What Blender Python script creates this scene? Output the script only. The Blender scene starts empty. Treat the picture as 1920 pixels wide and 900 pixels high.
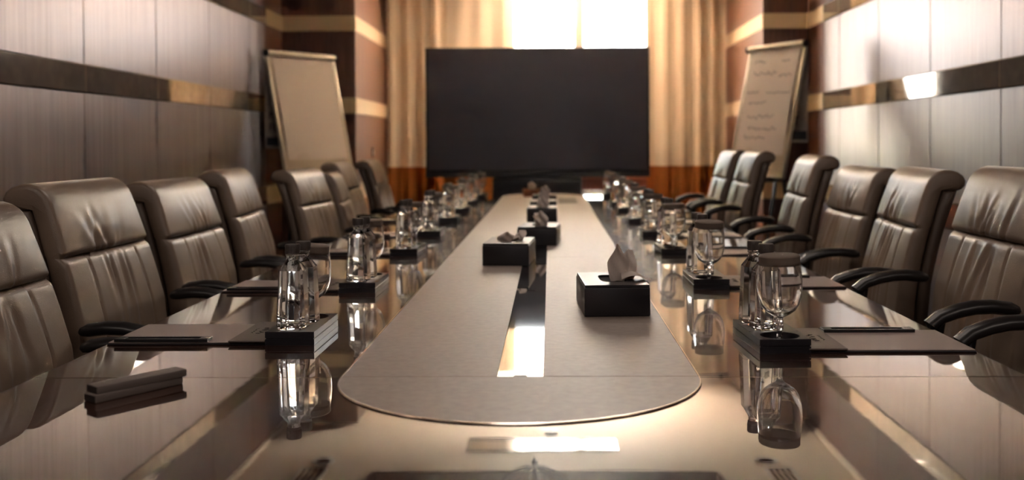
import bpy, bmesh, math, random
from mathutils import Vector, Matrix, Euler
from mathutils.geometry import tessellate_polygon
R = math.radians
scene = bpy.context.scene
C = scene.collection
PI = math.pi

# ------------------------------------------------------------------ camera
F_PX, VPX, VPY = 1875.0, 1031.0, 268.0
YAW, PITCH, ROLL = R(0.7), R(1.0), R(-0.25)
CAM_Z = 1.15
cam_d = bpy.data.cameras.new('camera')
cam = bpy.data.objects.new('camera', cam_d)
C.objects.link(cam)
rot = Matrix.Rotation(YAW, 3, 'Z') @ Matrix.Rotation(R(90) - PITCH, 3, 'X') @ Matrix.Rotation(ROLL, 3, 'Z')
cam.matrix_world = Matrix.Translation((0, 0, CAM_Z)) @ rot.to_4x4()
cam_d.sensor_fit = 'HORIZONTAL'
cam_d.sensor_width = 36.0
cam_d.lens = 36.0 * F_PX / 1920.0
_c = rot.transposed() @ Vector((0, 1, 0))
cam_d.shift_x = (960 + F_PX * _c.x / -_c.z - VPX) / 1920.0
cam_d.shift_y = (VPY - (450 - F_PX * _c.y / -_c.z)) / 1920.0
cam_d.dof.use_dof = True
cam_d.dof.focus_distance = 2.12
cam_d.dof.aperture_fstop = 3.0
cam_d.clip_start = 0.05
scene.camera = cam

# ------------------------------------------------------------------ world, daylight, exposure
SKY = 5.0
world = bpy.data.worlds.new('world')
scene.world = world
world.use_nodes = True
_bg = world.node_tree.nodes['Background']
_bg.inputs['Color'].default_value = (0.98, 0.97, 1.0, 1)
_bg.inputs['Strength'].default_value = SKY
pl = bpy.data.lights.new('window_portal', 'AREA')
pl.shape = 'RECTANGLE'; pl.size = 1.92; pl.size_y = 1.86
pl.cycles.is_portal = True
po = bpy.data.objects.new('window_portal', pl)
C.objects.link(po)
po.location = (0.24, 10.30, 1.75)
po.rotation_euler = (R(-90), 0, 0)
sun_d = bpy.data.lights.new('sun', 'SUN')
sun_d.energy = 230.0; sun_d.color = (1.0, 0.93, 0.88); sun_d.angle = R(0.6)
sun_o = bpy.data.objects.new('sun', sun_d); C.objects.link(sun_o)
sun_o.rotation_euler = (R(14), R(48), 0)      # from the right and slightly from behind the building: lights the ground outside, not the room
FILL = 1.3          # glow of the unseen fill panels added to brighten the room
vs = scene.view_settings
vs.view_transform = 'Standard'
vs.look = 'None'
vs.exposure = 1.75
vs.gamma = 1.0
vs.use_curve_mapping = False
scene.cycles.use_denoising = True
scene.cycles.max_bounces = 16
scene.cycles.diffuse_bounces = 6
scene.cycles.glossy_bounces = 6
scene.cycles.transmission_bounces = 14
scene.cycles.transparent_max_bounces = 12
scene.cycles.caustics_reflective = False
scene.cycles.caustics_refractive = True
scene.cycles.blur_glossy = 0.0
scene.cycles.sample_clamp_indirect = 60.0


# ------------------------------------------------------------------ materials
def mat(name, col, rough=0.5, metal=0.0, spec=0.5, coat=0.0, coat_rough=0.05, ior=1.5, trans=0.0, emit=None, emit_s=0.0):
    m = bpy.data.materials.new(name)
    m.use_nodes = True
    b = m.node_tree.nodes['Principled BSDF']
    b.inputs['Base Color'].default_value = (*col, 1)
    b.inputs['Roughness'].default_value = rough
    b.inputs['Metallic'].default_value = metal
    b.inputs['Specular IOR Level'].default_value = spec
    b.inputs['Coat Weight'].default_value = coat
    b.inputs['Coat Roughness'].default_value = coat_rough
    b.inputs['IOR'].default_value = ior
    b.inputs['Transmission Weight'].default_value = trans
    if emit:
        b.inputs['Emission Color'].default_value = (*emit, 1)
        b.inputs['Emission Strength'].default_value = emit_s
    return m


def nodes(m):
    return m.node_tree.nodes, m.node_tree.links, m.node_tree.nodes['Principled BSDF']


def coords(m, scale=(1, 1, 1), kind='Object'):
    n, l, b = nodes(m)
    t = n.new('ShaderNodeTexCoord')
    mp = n.new('ShaderNodeMapping')
    mp.inputs['Scale'].default_value = scale
    l.new(t.outputs[kind], mp.inputs['Vector'])
    return mp.outputs['Vector']


def noise_col(m, c1, c2, scale, vscale=(1, 1, 1), detail=4, lo=0.3, hi=0.7):
    n, l, b = nodes(m)
    v = coords(m, vscale)
    t = n.new('ShaderNodeTexNoise')
    t.inputs['Scale'].default_value = scale
    t.inputs['Detail'].default_value = detail
    l.new(v, t.inputs['Vector'])
    r = n.new('ShaderNodeValToRGB')
    r.color_ramp.elements[0].position = lo
    r.color_ramp.elements[1].position = hi
    r.color_ramp.elements[0].color = (*c1, 1)
    r.color_ramp.elements[1].color = (*c2, 1)
    l.new(t.outputs['Fac'], r.inputs['Fac'])
    l.new(r.outputs['Color'], b.inputs['Base Color'])
    return t


def bump(m, scale, strength, dist=0.01, vscale=(1, 1, 1), detail=3, target='Normal', voronoi=False):
    n, l, b = nodes(m)
    v = coords(m, vscale)
    if voronoi:
        t = n.new('ShaderNodeTexVoronoi'); out = 'Distance'
    else:
        t = n.new('ShaderNodeTexNoise'); out = 'Fac'
        t.inputs['Detail'].default_value = detail
    t.inputs['Scale'].default_value = scale
    l.new(v, t.inputs['Vector'])
    bp = n.new('ShaderNodeBump')
    bp.inputs['Strength'].default_value = strength
    bp.inputs['Distance'].default_value = dist
    l.new(t.outputs[out], bp.inputs['Height'])
    l.new(bp.outputs['Normal'], b.inputs[target])
    return bp


M = {}
# lacquered mahogany table: dark red-brown under a mirror coat
M['table'] = mat('table_lacquer', (0.03, 0.012, 0.008), 0.35, spec=0.1, coat=1.0, coat_rough=0.012)
noise_col(M['table'], (0.018, 0.007, 0.005), (0.05, 0.02, 0.012), 3.0, (6, 0.5, 1))
nodes(M['table'])[2].inputs['Coat IOR'].default_value = 2.25
bump(M['table'], 9, 0.010, 0.004, (0.5, 2.2, 1), 2, 'Coat Normal')
M['table_dark'] = mat('table_edge', (0.02, 0.01, 0.007), 0.3, coat=0.5)
M['runner'] = mat('runner_leather', (0.30, 0.235, 0.18), 0.42, spec=0.55)
noise_col(M['runner'], (0.28, 0.232, 0.20), (0.34, 0.285, 0.245), 60, (1, 1, 1), 3)
bump(M['runner'], 700, 0.25, 0.002, (1, 1, 1), 2)
M['trim_metal'] = mat('pale_metal_trim', (0.80, 0.72, 0.66), 0.16, 1.0)
M['strip'] = mat('black_glass', (0.008, 0.008, 0.010), 0.05, spec=0.6, coat=1.0, coat_rough=0.01)
nodes(M['strip'])[2].inputs['Coat IOR'].default_value = 2.0
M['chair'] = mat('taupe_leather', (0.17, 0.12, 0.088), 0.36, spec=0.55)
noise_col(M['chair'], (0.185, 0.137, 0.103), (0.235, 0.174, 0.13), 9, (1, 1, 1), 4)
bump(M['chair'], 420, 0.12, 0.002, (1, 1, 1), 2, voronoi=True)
M['chair_shaded'] = mat('taupe_leather_shaded', (0.10, 0.071, 0.053), 0.42, spec=0.5)  # darker copy of the leather: shade on the chair sides put into the colour
M['arm'] = mat('arm_black_padding', (0.012, 0.011, 0.012), 0.34, spec=0.5)
M['chrome'] = mat('chrome', (0.75, 0.75, 0.76), 0.12, 1.0)
M['steel_dark'] = mat('dark_steel', (0.05, 0.05, 0.055), 0.3, 1.0)
M['black_leather'] = mat('black_leather', (0.011, 0.010, 0.013), 0.33, spec=0.5)
bump(M['black_leather'], 380, 0.15, 0.001, (1, 1, 1), 2, voronoi=True)
M['black_plastic'] = mat('black_plastic', (0.010, 0.010, 0.012), 0.3)
M['hole'] = mat('tray_felt', (0.004, 0.004, 0.004), 0.9)
M['pad'] = mat('grey_leather_pad', (0.30, 0.25, 0.235), 0.40, spec=0.5)
bump(M['pad'], 320, 0.15, 0.001, (1, 1, 1), 2)
M['flap'] = mat('embossed_leather', (0.11, 0.086, 0.075), 0.42, spec=0.5)
bump(M['flap'], 350, 0.25, 0.001, (1, 1, 1), 2, voronoi=True)
M['emboss'] = mat('emboss_dark', (0.018, 0.014, 0.012), 0.45)
M['glass'] = mat('clear_glass', (1, 1, 1), 0.0, ior=1.48, trans=1.0)
M['bottle'] = mat('filled_bottle_glass', (0.97, 0.985, 0.99), 0.0, ior=1.38, trans=1.0)
M['cap'] = mat('bottle_cap_taupe', (0.055, 0.045, 0.040), 0.4)
M['paper_cap'] = mat('glass_cover_paper', (0.17, 0.135, 0.11), 0.75, spec=0.2)
M['tissue'] = mat('tissue', (0.62, 0.55, 0.50), 0.9, spec=0.1)
M['slim_box'] = mat('slim_box_card', (0.18, 0.15, 0.135), 0.6)
M['slim_end'] = mat('slim_box_end', (0.02, 0.016, 0.015), 0.5)
M['orange_box'] = mat('orange_leather', (0.30, 0.11, 0.04), 0.45)
M['hatch'] = mat('olive_hatch', (0.06, 0.048, 0.022), 0.45)
# walls
M['panel'] = mat('brushed_metal_panel', (0.46, 0.40, 0.365), 0.36, 0.6)
noise_col(M['panel'], (0.23, 0.187, 0.18), (0.37, 0.305, 0.293), 5.0, (14, 14, 0.35), 5, 0.25, 0.75)
bump(M['panel'], 9, 0.10, 0.01, (12, 12, 0.25), 4)
M['band'] = mat('antique_mirror_band', (0.56, 0.47, 0.38), 0.045, 0.8)
noise_col(M['band'], (0.54, 0.45, 0.36), (0.76, 0.64, 0.51), 16, (1, 1, 1), 5)
bump(M['band'], 5, 0.05, 0.01, (1, 1, 1), 3)
M['band_cream'] = mat('cream_band', (0.62, 0.46, 0.29), 0.32, coat=0.5, coat_rough=0.15)
M['wood'] = mat('dark_mahogany_panel', (0.07, 0.028, 0.02), 0.38, spec=0.5)
noise_col(M['wood'], (0.085, 0.034, 0.025), (0.16, 0.066, 0.048), 6, (9, 9, 0.5), 4)
M['wood_red'] = mat('red_mahogany_panel', (0.26, 0.105, 0.055), 0.34, coat=0.6, coat_rough=0.22)
noise_col(M['wood_red'], (0.13, 0.055, 0.033), (0.20, 0.088, 0.052), 6, (9, 9, 0.5), 4)
M['wall_backing'] = mat('panel_backing', (0.05, 0.035, 0.028), 0.6)
M['ceiling'] = mat('ceiling_paint', (0.86, 0.71, 0.55), 0.7, spec=0.2)
M['cornice'] = mat('cornice_paint', (0.75, 0.62, 0.47), 0.5)
M['coffer'] = mat('coffer_dark', (0.07, 0.045, 0.035), 0.5)
M['carpet'] = mat('carpet', (0.10, 0.065, 0.045), 0.95, spec=0.1)
noise_col(M['carpet'], (0.07, 0.045, 0.032), (0.14, 0.095, 0.065), 45, (1, 1, 1), 5)
M['sill_wood'] = mat('sill_mahogany', (0.16, 0.05, 0.035), 0.4)
M['win_frame'] = mat('window_frame', (0.30, 0.24, 0.20), 0.4)
M['tv_body'] = mat('tv_body', (0.012, 0.012, 0.014), 0.35)
M['tv_screen_hazed'] = mat('tv_screen_hazed', (0.055, 0.050, 0.072), 0.28, spec=0.5)  # base colour lifted towards violet to carry the window's bloom haze
M['board'] = mat('flipchart_board', (0.70, 0.58, 0.45), 0.4)
M['board_frame'] = mat('flipchart_frame', (0.62, 0.56, 0.48), 0.3, 0.5)
M['paper'] = mat('flipchart_paper', (0.80, 0.69, 0.61), 0.8, spec=0.1)
M['paper_r'] = mat('flipchart_paper_used', (0.82, 0.73, 0.69), 0.8, spec=0.1)
M['ink'] = mat('marker_ink', (0.16, 0.14, 0.16), 0.6)
M['print_dark'] = mat('cover_print', (0.02, 0.02, 0.03), 0.6)
M['cover'] = mat('pad_cover_card', (0.42, 0.36, 0.34), 0.7)
M['white_plastic'] = mat('white_plastic', (0.7, 0.66, 0.6), 0.4)
M['lamp_dark'] = mat('unlit_lamp_glass', (0.05, 0.045, 0.04), 0.2)
M['led'] = mat('led_strip', (1, 0.8, 0.6), 0.5)
M['fill_glow'] = mat('fill_panel_glow', (0.8, 0.8, 0.8), 0.6, emit=(1.0, 0.84, 0.73), emit_s=FILL)  # emission of the fill panels added out of view
M['leaf'] = mat('leaf', (0.13, 0.14, 0.04), 0.5)
M['bark'] = mat('bark', (0.10, 0.07, 0.05), 0.9)
M['paving'] = mat('paving', (0.62, 0.56, 0.50), 0.9)


def cloth_mat(name, col, trans_col, fac):
    m = bpy.data.materials.new(name)
    m.use_nodes = True
    n, l = m.node_tree.nodes, m.node_tree.links
    n.remove(n['Principled BSDF'])
    d = n.new('ShaderNodeBsdfDiffuse'); d.inputs['Color'].default_value = (*col, 1)
    t = n.new('ShaderNodeBsdfTranslucent'); t.inputs['Color'].default_value = (*trans_col, 1)
    x = n.new('ShaderNodeMixShader'); x.inputs['Fac'].default_value = fac
    l.new(d.outputs[0], x.inputs[1]); l.new(t.outputs[0], x.inputs[2])
    l.new(x.outputs[0], n['Material Output'].inputs['Surface'])
    return m


M['drape'] = cloth_mat('beige_drape', (0.62, 0.51, 0.39), (0.60, 0.46, 0.31), 0.006)
M['sheer'] = cloth_mat('pale_drape', (0.64, 0.545, 0.44), (0.66, 0.52, 0.37), 0.003)
M['hem'] = cloth_mat('rust_hem', (0.27, 0.092, 0.028), (0.3, 0.09, 0.03), 0.015)


def pane_mat():
    m = bpy.data.materials.new('window_pane')
    m.use_nodes = True
    n, l = m.node_tree.nodes, m.node_tree.links
    n.remove(n['Principled BSDF'])
    t = n.new('ShaderNodeBsdfTransparent'); t.inputs['Color'].default_value = (0.95, 0.97, 0.96, 1)
    g = n.new('ShaderNodeBsdfGlossy'); g.inputs['Roughness'].default_value = 0.02
    x = n.new('ShaderNodeMixShader'); x.inputs['Fac'].default_value = 0.05
    l.new(t.outputs[0], x.inputs[1]); l.new(g.outputs[0], x.inputs[2])
    l.new(x.outputs[0], n['Material Output'].inputs['Surface'])
    return m


M['pane'] = pane_mat()


# ------------------------------------------------------------------ mesh helpers
class MB:
    def __init__(self):
        self.v = []; self.f = []; self.mi = []

    def add(self, vs_, fs_, T=None, mi=0):
        o = len(self.v)
        for p in vs_:
            p = Vector(p)
            self.v.append(T @ p if T else p)
        for f in fs_:
            self.f.append(tuple(i + o for i in f)); self.mi.append(mi)
        return self

    def bm(self, b, T=None, mi=0):
        b.verts.ensure_lookup_table()
        b.verts.index_update()
        self.add([v.co.copy() for v in b.verts], [[v.index for v in f.verts] for f in b.faces], T, mi)
        b.free()
        return self

    def box(self, x0, x1, y0, y1, z0, z1, bev=0.0, seg=2, T=None, mi=0):
        b = bmesh.new()
        bmesh.ops.create_cube(b, size=1)
        bmesh.ops.scale(b, vec=(x1 - x0, y1 - y0, z1 - z0), verts=b.verts)
        bmesh.ops.translate(b, vec=((x0 + x1) / 2, (y0 + y1) / 2, (z0 + z1) / 2), verts=b.verts)
        if bev > 0:
            bmesh.ops.bevel(b, geom=b.edges[:], offset=bev, segments=seg, affect='EDGES', profile=0.5)
        return self.bm(b, T, mi)

    def lathe(self, prof, seg=32, T=None, cap0=True, cap1=True, mi=0):
        vs_ = []; fs_ = []
        for r, z in prof:
            for k in range(seg):
                a = 2 * PI * k / seg
                vs_.append((r * math.cos(a), r * math.sin(a), z))
        for i in range(len(prof) - 1):
            for k in range(seg):
                k2 = (k + 1) % seg
                fs_.append((i * seg + k, i * seg + k2, (i + 1) * seg + k2, (i + 1) * seg + k))
        if cap0: fs_.append(tuple(range(seg - 1, -1, -1)))
        if cap1: fs_.append(tuple((len(prof) - 1) * seg + k for k in range(seg)))
        return self.add(vs_, fs_, T, mi)

    def tube(self, pts, rad, seg=12, T=None, sx=1.0, sz=1.0, up=(0, 0, 1), mi=0):
        """tube along pts; rad a number or list; sx, sz squash the section"""
        pts = [Vector(p) for p in pts]
        n = len(pts)
        if not isinstance(rad, (list, tuple)): rad = [rad] * n
        vs_ = []; fs_ = []
        for i, p in enumerate(pts):
            t = (pts[min(i + 1, n - 1)] - pts[max(i - 1, 0)]).normalized()
            u = Vector(up)
            if abs(t.dot(u)) > 0.98: u = Vector((0, 1, 0)) if abs(t.y) < .9 else Vector((1, 0, 0))
            s = t.cross(u).normalized(); w = s.cross(t).normalized()
            for k in range(seg):
                a = 2 * PI * k / seg
                vs_.append(p + s * (math.cos(a) * rad[i] * sx) + w * (math.sin(a) * rad[i] * sz))
        for i in range(n - 1):
            for k in range(seg):
                k2 = (k + 1) % seg
                fs_.append((i * seg + k, i * seg + k2, (i + 1) * seg + k2, (i + 1) * seg + k))
        fs_.append(tuple(range(seg - 1, -1, -1)))
        fs_.append(tuple((n - 1) * seg + k for k in range(seg)))
        return self.add(vs_, fs_, T, mi)

    def prism(self, outline, z0, z1, T=None, mi=0):
        n = len(outline)
        vs_ = [(x, y, z0) for x, y in outline] + [(x, y, z1) for x, y in outline]
        fs_ = [tuple(range(n - 1, -1, -1)), tuple(range(n, 2 * n))]
        fs_ += [(i, (i + 1) % n, n + (i + 1) % n, n + i) for i in range(n)]
        return self.add(vs_, fs_, T, mi)

    def grid(self, fn, nu, nv, T=None, mi=0):
        vs_ = [fn(i / nu, j / nv) for j in range(nv + 1) for i in range(nu + 1)]
        w = nu + 1
        fs_ = [(j * w + i, j * w + i + 1, (j + 1) * w + i + 1, (j + 1) * w + i) for j in range(nv) for i in range(nu)]
        return self.add(vs_, fs_, T, mi)

    def mesh(self, name, mats, smooth=35, fix=True):
        me = bpy.data.meshes.new(name)
        me.from_pydata([tuple(p) for p in self.v], [], self.f)
        if not isinstance(mats, (list, tuple)): mats = [mats]
        for m in mats: me.materials.append(m)
        if len(mats) > 1: me.polygons.foreach_set('material_index', self.mi)
        if fix:
            b = bmesh.new(); b.from_mesh(me)
            bmesh.ops.recalc_face_normals(b, faces=b.faces)
            b.to_mesh(me); b.free()
        if smooth:
            me.polygons.foreach_set('use_smooth', [True] * len(me.polygons))
            me.set_sharp_from_angle(angle=R(smooth))
        me.update()
        return me

    def build(self, name, mats, parent=None, smooth=35, fix=True):
        o = bpy.data.objects.new(name, self.mesh(name, mats, smooth, fix))
        C.objects.link(o)
        if parent: o.parent = parent
        return o


def tag(o, label, cat, group=None):
    o['label'] = label; o['category'] = cat
    if group: o['group'] = group
    return o


def thing(name, label, cat, loc=(0, 0, 0), rz=0.0, group=None):
    o = bpy.data.objects.new(name, None)
    C.objects.link(o)
    o.empty_display_size = 0.05
    o.location = loc; o.rotation_euler = (0, 0, rz)
    return tag(o, label, cat, group)


def struct(o):
    o['kind'] = 'structure'
    return o


def copy_tree(o, parent=None):
    c = o.copy(); C.objects.link(c)
    if parent: c.parent = parent
    for ch in list(o.children): copy_tree(ch, c)
    return c


def place(proto, first, loc, rz, label, group=None, rot3=None, scale=None):
    o = proto if first else copy_tree(proto)
    o.location = loc
    o.rotation_euler = rot3 if rot3 else (0, 0, rz)
    if scale: o.scale = scale
    o['label'] = label
    if group: o['group'] = group
    return o


# ================================================================== ROOM SHELL
XL, XR, Y0, Y1, Y2 = -2.24, 2.15, -1.9, 8.30, 10.10
AL, AR = -1.63, 1.78            # alcove side walls
ZC = 2.68
BANDS = [(0.68, 0.82), (1.40, 1.532), (2.085, 2.21)]
rnd = random.Random(7)

struct(MB().box(XL - .3, XR + .3, Y0 - .2, Y2 + .3, -0.1, 0.0).build('floor', M['carpet']))

cb = MB()
CX0, CX1, CY0, CY1 = -1.25, 1.17, 2.4, 7.04
cb.box(XL - .3, CX0, Y0 - .2, Y2 + .3, ZC, ZC + .06)
cb.box(CX1, XR + .3, Y0 - .2, Y2 + .3, ZC, ZC + .06)
cb.box(CX0, CX1, Y0 - .2, CY0, ZC, ZC + .06)
cb.box(CX0, CX1, CY1, Y2 + .3, ZC, ZC + .06)
ceil = struct(cb.build('ceiling', M['ceiling'], smooth=0))
cf = MB()
cf.box(CX0 - .02, CX1 + .02, CY0 - .02, CY1 + .02, ZC + .22, ZC + .26)
cf.box(CX0 - .03, CX0, CY0 - .02, CY1 + .02, ZC + .0, ZC + .24)
cf.box(CX1, CX1 + .03, CY0 - .02, CY1 + .02, ZC + .0, ZC + .24)
cf.box(CX0 - .02, CX1 + .02, CY0 - .03, CY0, ZC + .0, ZC + .24)
cf.box(CX0 - .02, CX1 + .02, CY1, CY1 + .03, ZC + .0, ZC + .24)
cf.build('coffer', M['coffer'], ceil, smooth=0)


def side_wall(name, x, sgn):
    """sgn = direction into the room"""
    w = struct(MB().box(min(x, x - sgn * .2), max(x, x - sgn * .2), Y0 - .2, Y1, 0, ZC + .06).build(name, M['wall_backing'], smooth=0))
    seams = [Y0] + [-0.53 + .88 * k for k in range(-1, 10)]
    seams = [s for s in seams if s <= 7.42]
    yend = 7.80
    edges = [Y0] + [s for s in seams if s > Y0 + .1] + [yend]
    t = 0.02
    lev = [(0.02, BANDS[0][0]), (BANDS[0][1], BANDS[1][0]), (BANDS[1][1], BANDS[2][0])]
    for z0, z1 in lev:
        for a, b in zip(edges[:-1], edges[1:]):
            xa, xb = sorted((x, x + sgn * t))
            MB().box(xa, xb, a + .003, b - .003, z0 + .002, z1 - .002, .003, 1).build('panel', M['panel'], w)
    # dark end bay and the frieze above the upper band
    xa, xb = sorted((x, x + sgn * t))
    for z0, z1 in lev:
        MB().box(xa, xb, yend + .002, Y1, z0, z1, .002, 1).build('wood_panel', M['wood'], w)
    for a, b in zip(edges[:-1], edges[1:]):
        MB().box(xa, xb, a + .002, b - .002, BANDS[2][1], ZC, .002, 1).build('frieze_panel', M['wood'], w)
    MB().box(xa, xb, yend + .002, Y1, BANDS[2][1], ZC, .002, 1).build('frieze_panel', M['wood'], w)
    xa, xb = sorted((x, x + sgn * (t + .008)))
    for z0, z1 in BANDS:
        for a, b in zip(edges[:-1], edges[1:]):
            MB().box(xa, xb, a + .0008, b - .0008, z0, z1, .003, 1).build('band_tile', M['band'], w)
        MB().box(xa, xb, yend + .001, Y1, z0, z1, .003, 1).build('band_tile', M['band_cream'], w)
    return w


wl = side_wall('wall_left', XL, 1)
wr = side_wall('wall_right', XR, -1)


def return_wall(name, x0, x1, ax, sgn):
    """front-facing dark return at Y1 plus the alcove side wall at X = ax (sgn into the alcove)"""
    w = struct(MB().box(x0, x1, Y1, Y1 + .15, 0, ZC + .06).build(name, M['wall_backing'], smooth=0))
    zs = [0.02, BANDS[0][0], BANDS[0][1], BANDS[1][0], BANDS[1][1], BANDS[2][0], BANDS[2][1], ZC]
    for k in range(0, 8, 2):
        MB().box(x0, x1, Y1 - .02, Y1, zs[k], zs[k + 1], .002, 1).build('wood_panel', M['wood'], w)
        xa, xb = sorted((ax, ax + sgn * .02))
        MB().box(xa, xb, Y1 - .02, Y2, zs[k], zs[k + 1], .002, 1).build('side_panel', M['wood_red'], w)
    for z0, z1 in BANDS:
        MB().box(x0, x1, Y1 - .026, Y1, z0, z1, .003, 1).build('band_tile', M['band_cream'], w)
        xa, xb = sorted((ax, ax + sgn * .026))
        MB().box(xa, xb, Y1 - .026, Y2, z0, z1, .003, 1).build('band_tile', M['band_cream'], w)
    xa, xb = sorted((ax, ax - sgn * .12))
    MB().box(xa, xb, Y1 + .15, Y2 + .1, 0, ZC + .06).build('alcove_backing', M['wall_backing'], w, smooth=0)
    return w


return_wall('wall_return_left', XL - .1, AL, AL, 1)
return_wall('wall_return_right', AR, XR + .1, AR, -1)

# window wall
WX0, WX1, WZ0, WZ1 = -0.72, 1.20, 0.82, 2.68
wb = MB()
wb.box(AL - .2, WX0, Y2, Y2 + .2, 0, ZC + .06)
wb.box(WX1, AR + .2, Y2, Y2 + .2, 0, ZC + .06)
wb.box(WX0, WX1, Y2, Y2 + .2, 0, WZ0)
wb.box(WX0, WX1, Y2, Y2 + .2, WZ1, ZC + .06)
struct(wb.build('wall_back', M['sill_wood'], smooth=0))
win = bpy.data.objects.new('window_1', None); C.objects.link(win); struct(win)
fr = MB()
for a, b in ((WX0, WX0 + .06), (0.255, 0.345), (WX1 - .06, WX1)):
    fr.box(a, b, Y2 + .04, Y2 + .11, WZ0, WZ1, .006, 2)
fr.box(WX0, WX1, Y2 + .04, Y2 + .11, WZ0, WZ0 + .06, .006, 2)
fr.box(WX0, WX1, Y2 + .04, Y2 + .11, WZ1 - .03, WZ1, .006, 2)
fr.build('window_frame', M['win_frame'], win)
for a, b in ((WX0 + .05, 0.265), (0.335, WX1 - .05)):
    MB().box(a, b, Y2 + .07, Y2 + .078, WZ0 + .05, WZ1 - .05).build('pane', M['pane'], win, smooth=0)
MB().box(WX0 - .04, WX1 + .04, Y2 - .05, Y2 + .06, WZ0 - .035, WZ0, .006, 2).build('window_sill', M['sill_wood'], win)

# rear wall (behind the photographer) with a door
rw = MB()
rw.box(XL - .2, -0.6, Y0 - .2, Y0, 0, ZC + .06); rw.box(0.6, XR + .2, Y0 - .2, Y0, 0, ZC + .06)
rw.box(-0.6, 0.6, Y0 - .2, Y0, 2.15, ZC + .06)
struct(rw.build('wall_rear', M['wood_red'], smooth=0))
dr = bpy.data.objects.new('door_1', None); C.objects.link(dr); struct(dr)
for s in (-1, 1):
    MB().box(min(0.004 * s, .58 * s), max(0.004 * s, .58 * s), Y0 - .07, Y0 - .02, 0.01, 2.12, .004, 2).build('door_leaf', M['wood'], dr)
    MB().tube([(s * .06, Y0 - .015, .95), (s * .06, Y0 + .04, .95), (s * .06, Y0 + .04, 1.2), (s * .06, Y0 - .015, 1.2)], .011).build('door_handle', M['chrome'], dr)

# pale cornice where the walls meet the ceiling
for nm, x, s in (('trim_1', XL, 1), ('trim_2', XR, -1)):
    xa, xb = sorted((x, x + s * .05))
    t = MB(); t.box(xa, xb, Y0, Y1, ZC - .035, ZC, .006, 2)
    struct(t.build(nm, M['cornice']))

# outdoors beyond the window
struct(MB().box(-14, 14, Y2 + .3, 40, -0.6, -0.5).build('ground_outside', M['paving'], smooth=0))
lv = MB()
for i in range(2600):
    x = rnd.uniform(-7, 7); y = rnd.uniform(16.5, 17.6)
    top = 1.75 + .35 * math.sin(x * 1.3) + .2 * math.sin(x * 3.1 + 1)
    z = -0.5 + (top + .5) * rnd.random() ** .7
    a = rnd.uniform(.06, .13)
    T = Matrix.Translation((x, y, z)) @ Euler((rnd.uniform(0, 6), rnd.uniform(0, 6), rnd.uniform(0, 6))).to_matrix().to_4x4()
    lv.add([(-a, 0, 0), (0, -a * .5, .02), (a, 0, 0), (0, a * .5, .02)], [(0, 1, 2, 3)], T)
hd = lv.build('hedge_foliage', M['leaf'], smooth=0, fix=False)
hd['kind'] = 'stuff'; hd['label'] = 'sunlit green hedge outside beyond the window'; hd['category'] = 'hedge'


# ================================================================== CURTAINS
def curtain(name, label, x0, x1, y, folds, amp, m, seed, flat=0.0):
    rr = random.Random(seed)
    ph = [rr.uniform(0, 6.28) for _ in range(4)]
    t = thing(name, label, 'curtain', ((x0 + x1) / 2, y, 0))
    w = x1 - x0
    zt, zh = ZC - .05, 0.91

    def fn(z0, z1, off=0.0):
        def f(u, v):
            z = z0 + (z1 - z0) * v
            k = (z - 0) / zt
            uu = u + .012 * math.sin(ph[0] + 9 * u + 2.2 * k)
            a = amp * (0.75 + .35 * math.sin(ph[1] + 5 * u)) * (1.08 - .25 * k)
            q = math.sin(2 * PI * folds * uu + ph[2] + .35 * math.sin(2.2 * k + ph[3]) + .5 * math.sin(7 * uu + ph[0]))
            yy = a * q + .10 * a * math.sin(2 * PI * folds * 1.5 * uu + ph[1])
            xx = (uu - .5) * w + .25 * a * math.sin(4 * PI * folds * uu + ph[2])
            return (xx, yy + off, z)
        return f
    n = int(folds * 24)
    MB().grid(fn(zh, zt), n, 24).build('cloth', m, t, smooth=80, fix=False)
    MB().grid(fn(0.03, zh + .01, -.003), n, 12).build('hem', M['hem'], t, smooth=80, fix=False)
    MB().grid(lambda u, v: fn(zt - .07, zt, -.004)(u, v), n, 2).build('heading_tape', m, t, smooth=80, fix=False)
    return t


curtain('curtain', 'heavy beige drape with rust hem, left of the screen by the pilaster', -1.60, -1.02, 9.78, 4.0, .06, M['drape'], 3)
curtain('curtain', 'pale flatter drape over the left side of the bright window', -1.12, -0.36, 9.95, 3.2, .028, M['sheer'], 11)
curtain('curtain', 'beige pleated drape with rust hem, right of the screen', 0.95, 1.74, 9.86, 5.0, .055, M['drape'], 21)
rail = thing('curtain_rail', 'straight metal rail carrying the drapes at the ceiling', 'rail', (0, 9.86, ZC - .03))
MB().tube([(AL + .03, 0, 0), (AR - .03, 0, 0)], .014).build('rod', M['steel_dark'], rail)
for x in (AL + .1, .1, AR - .1):
    MB().box(x - .015, x + .015, -.015, .015, .0, .03).build('bracket', M['steel_dark'], rail)

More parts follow.
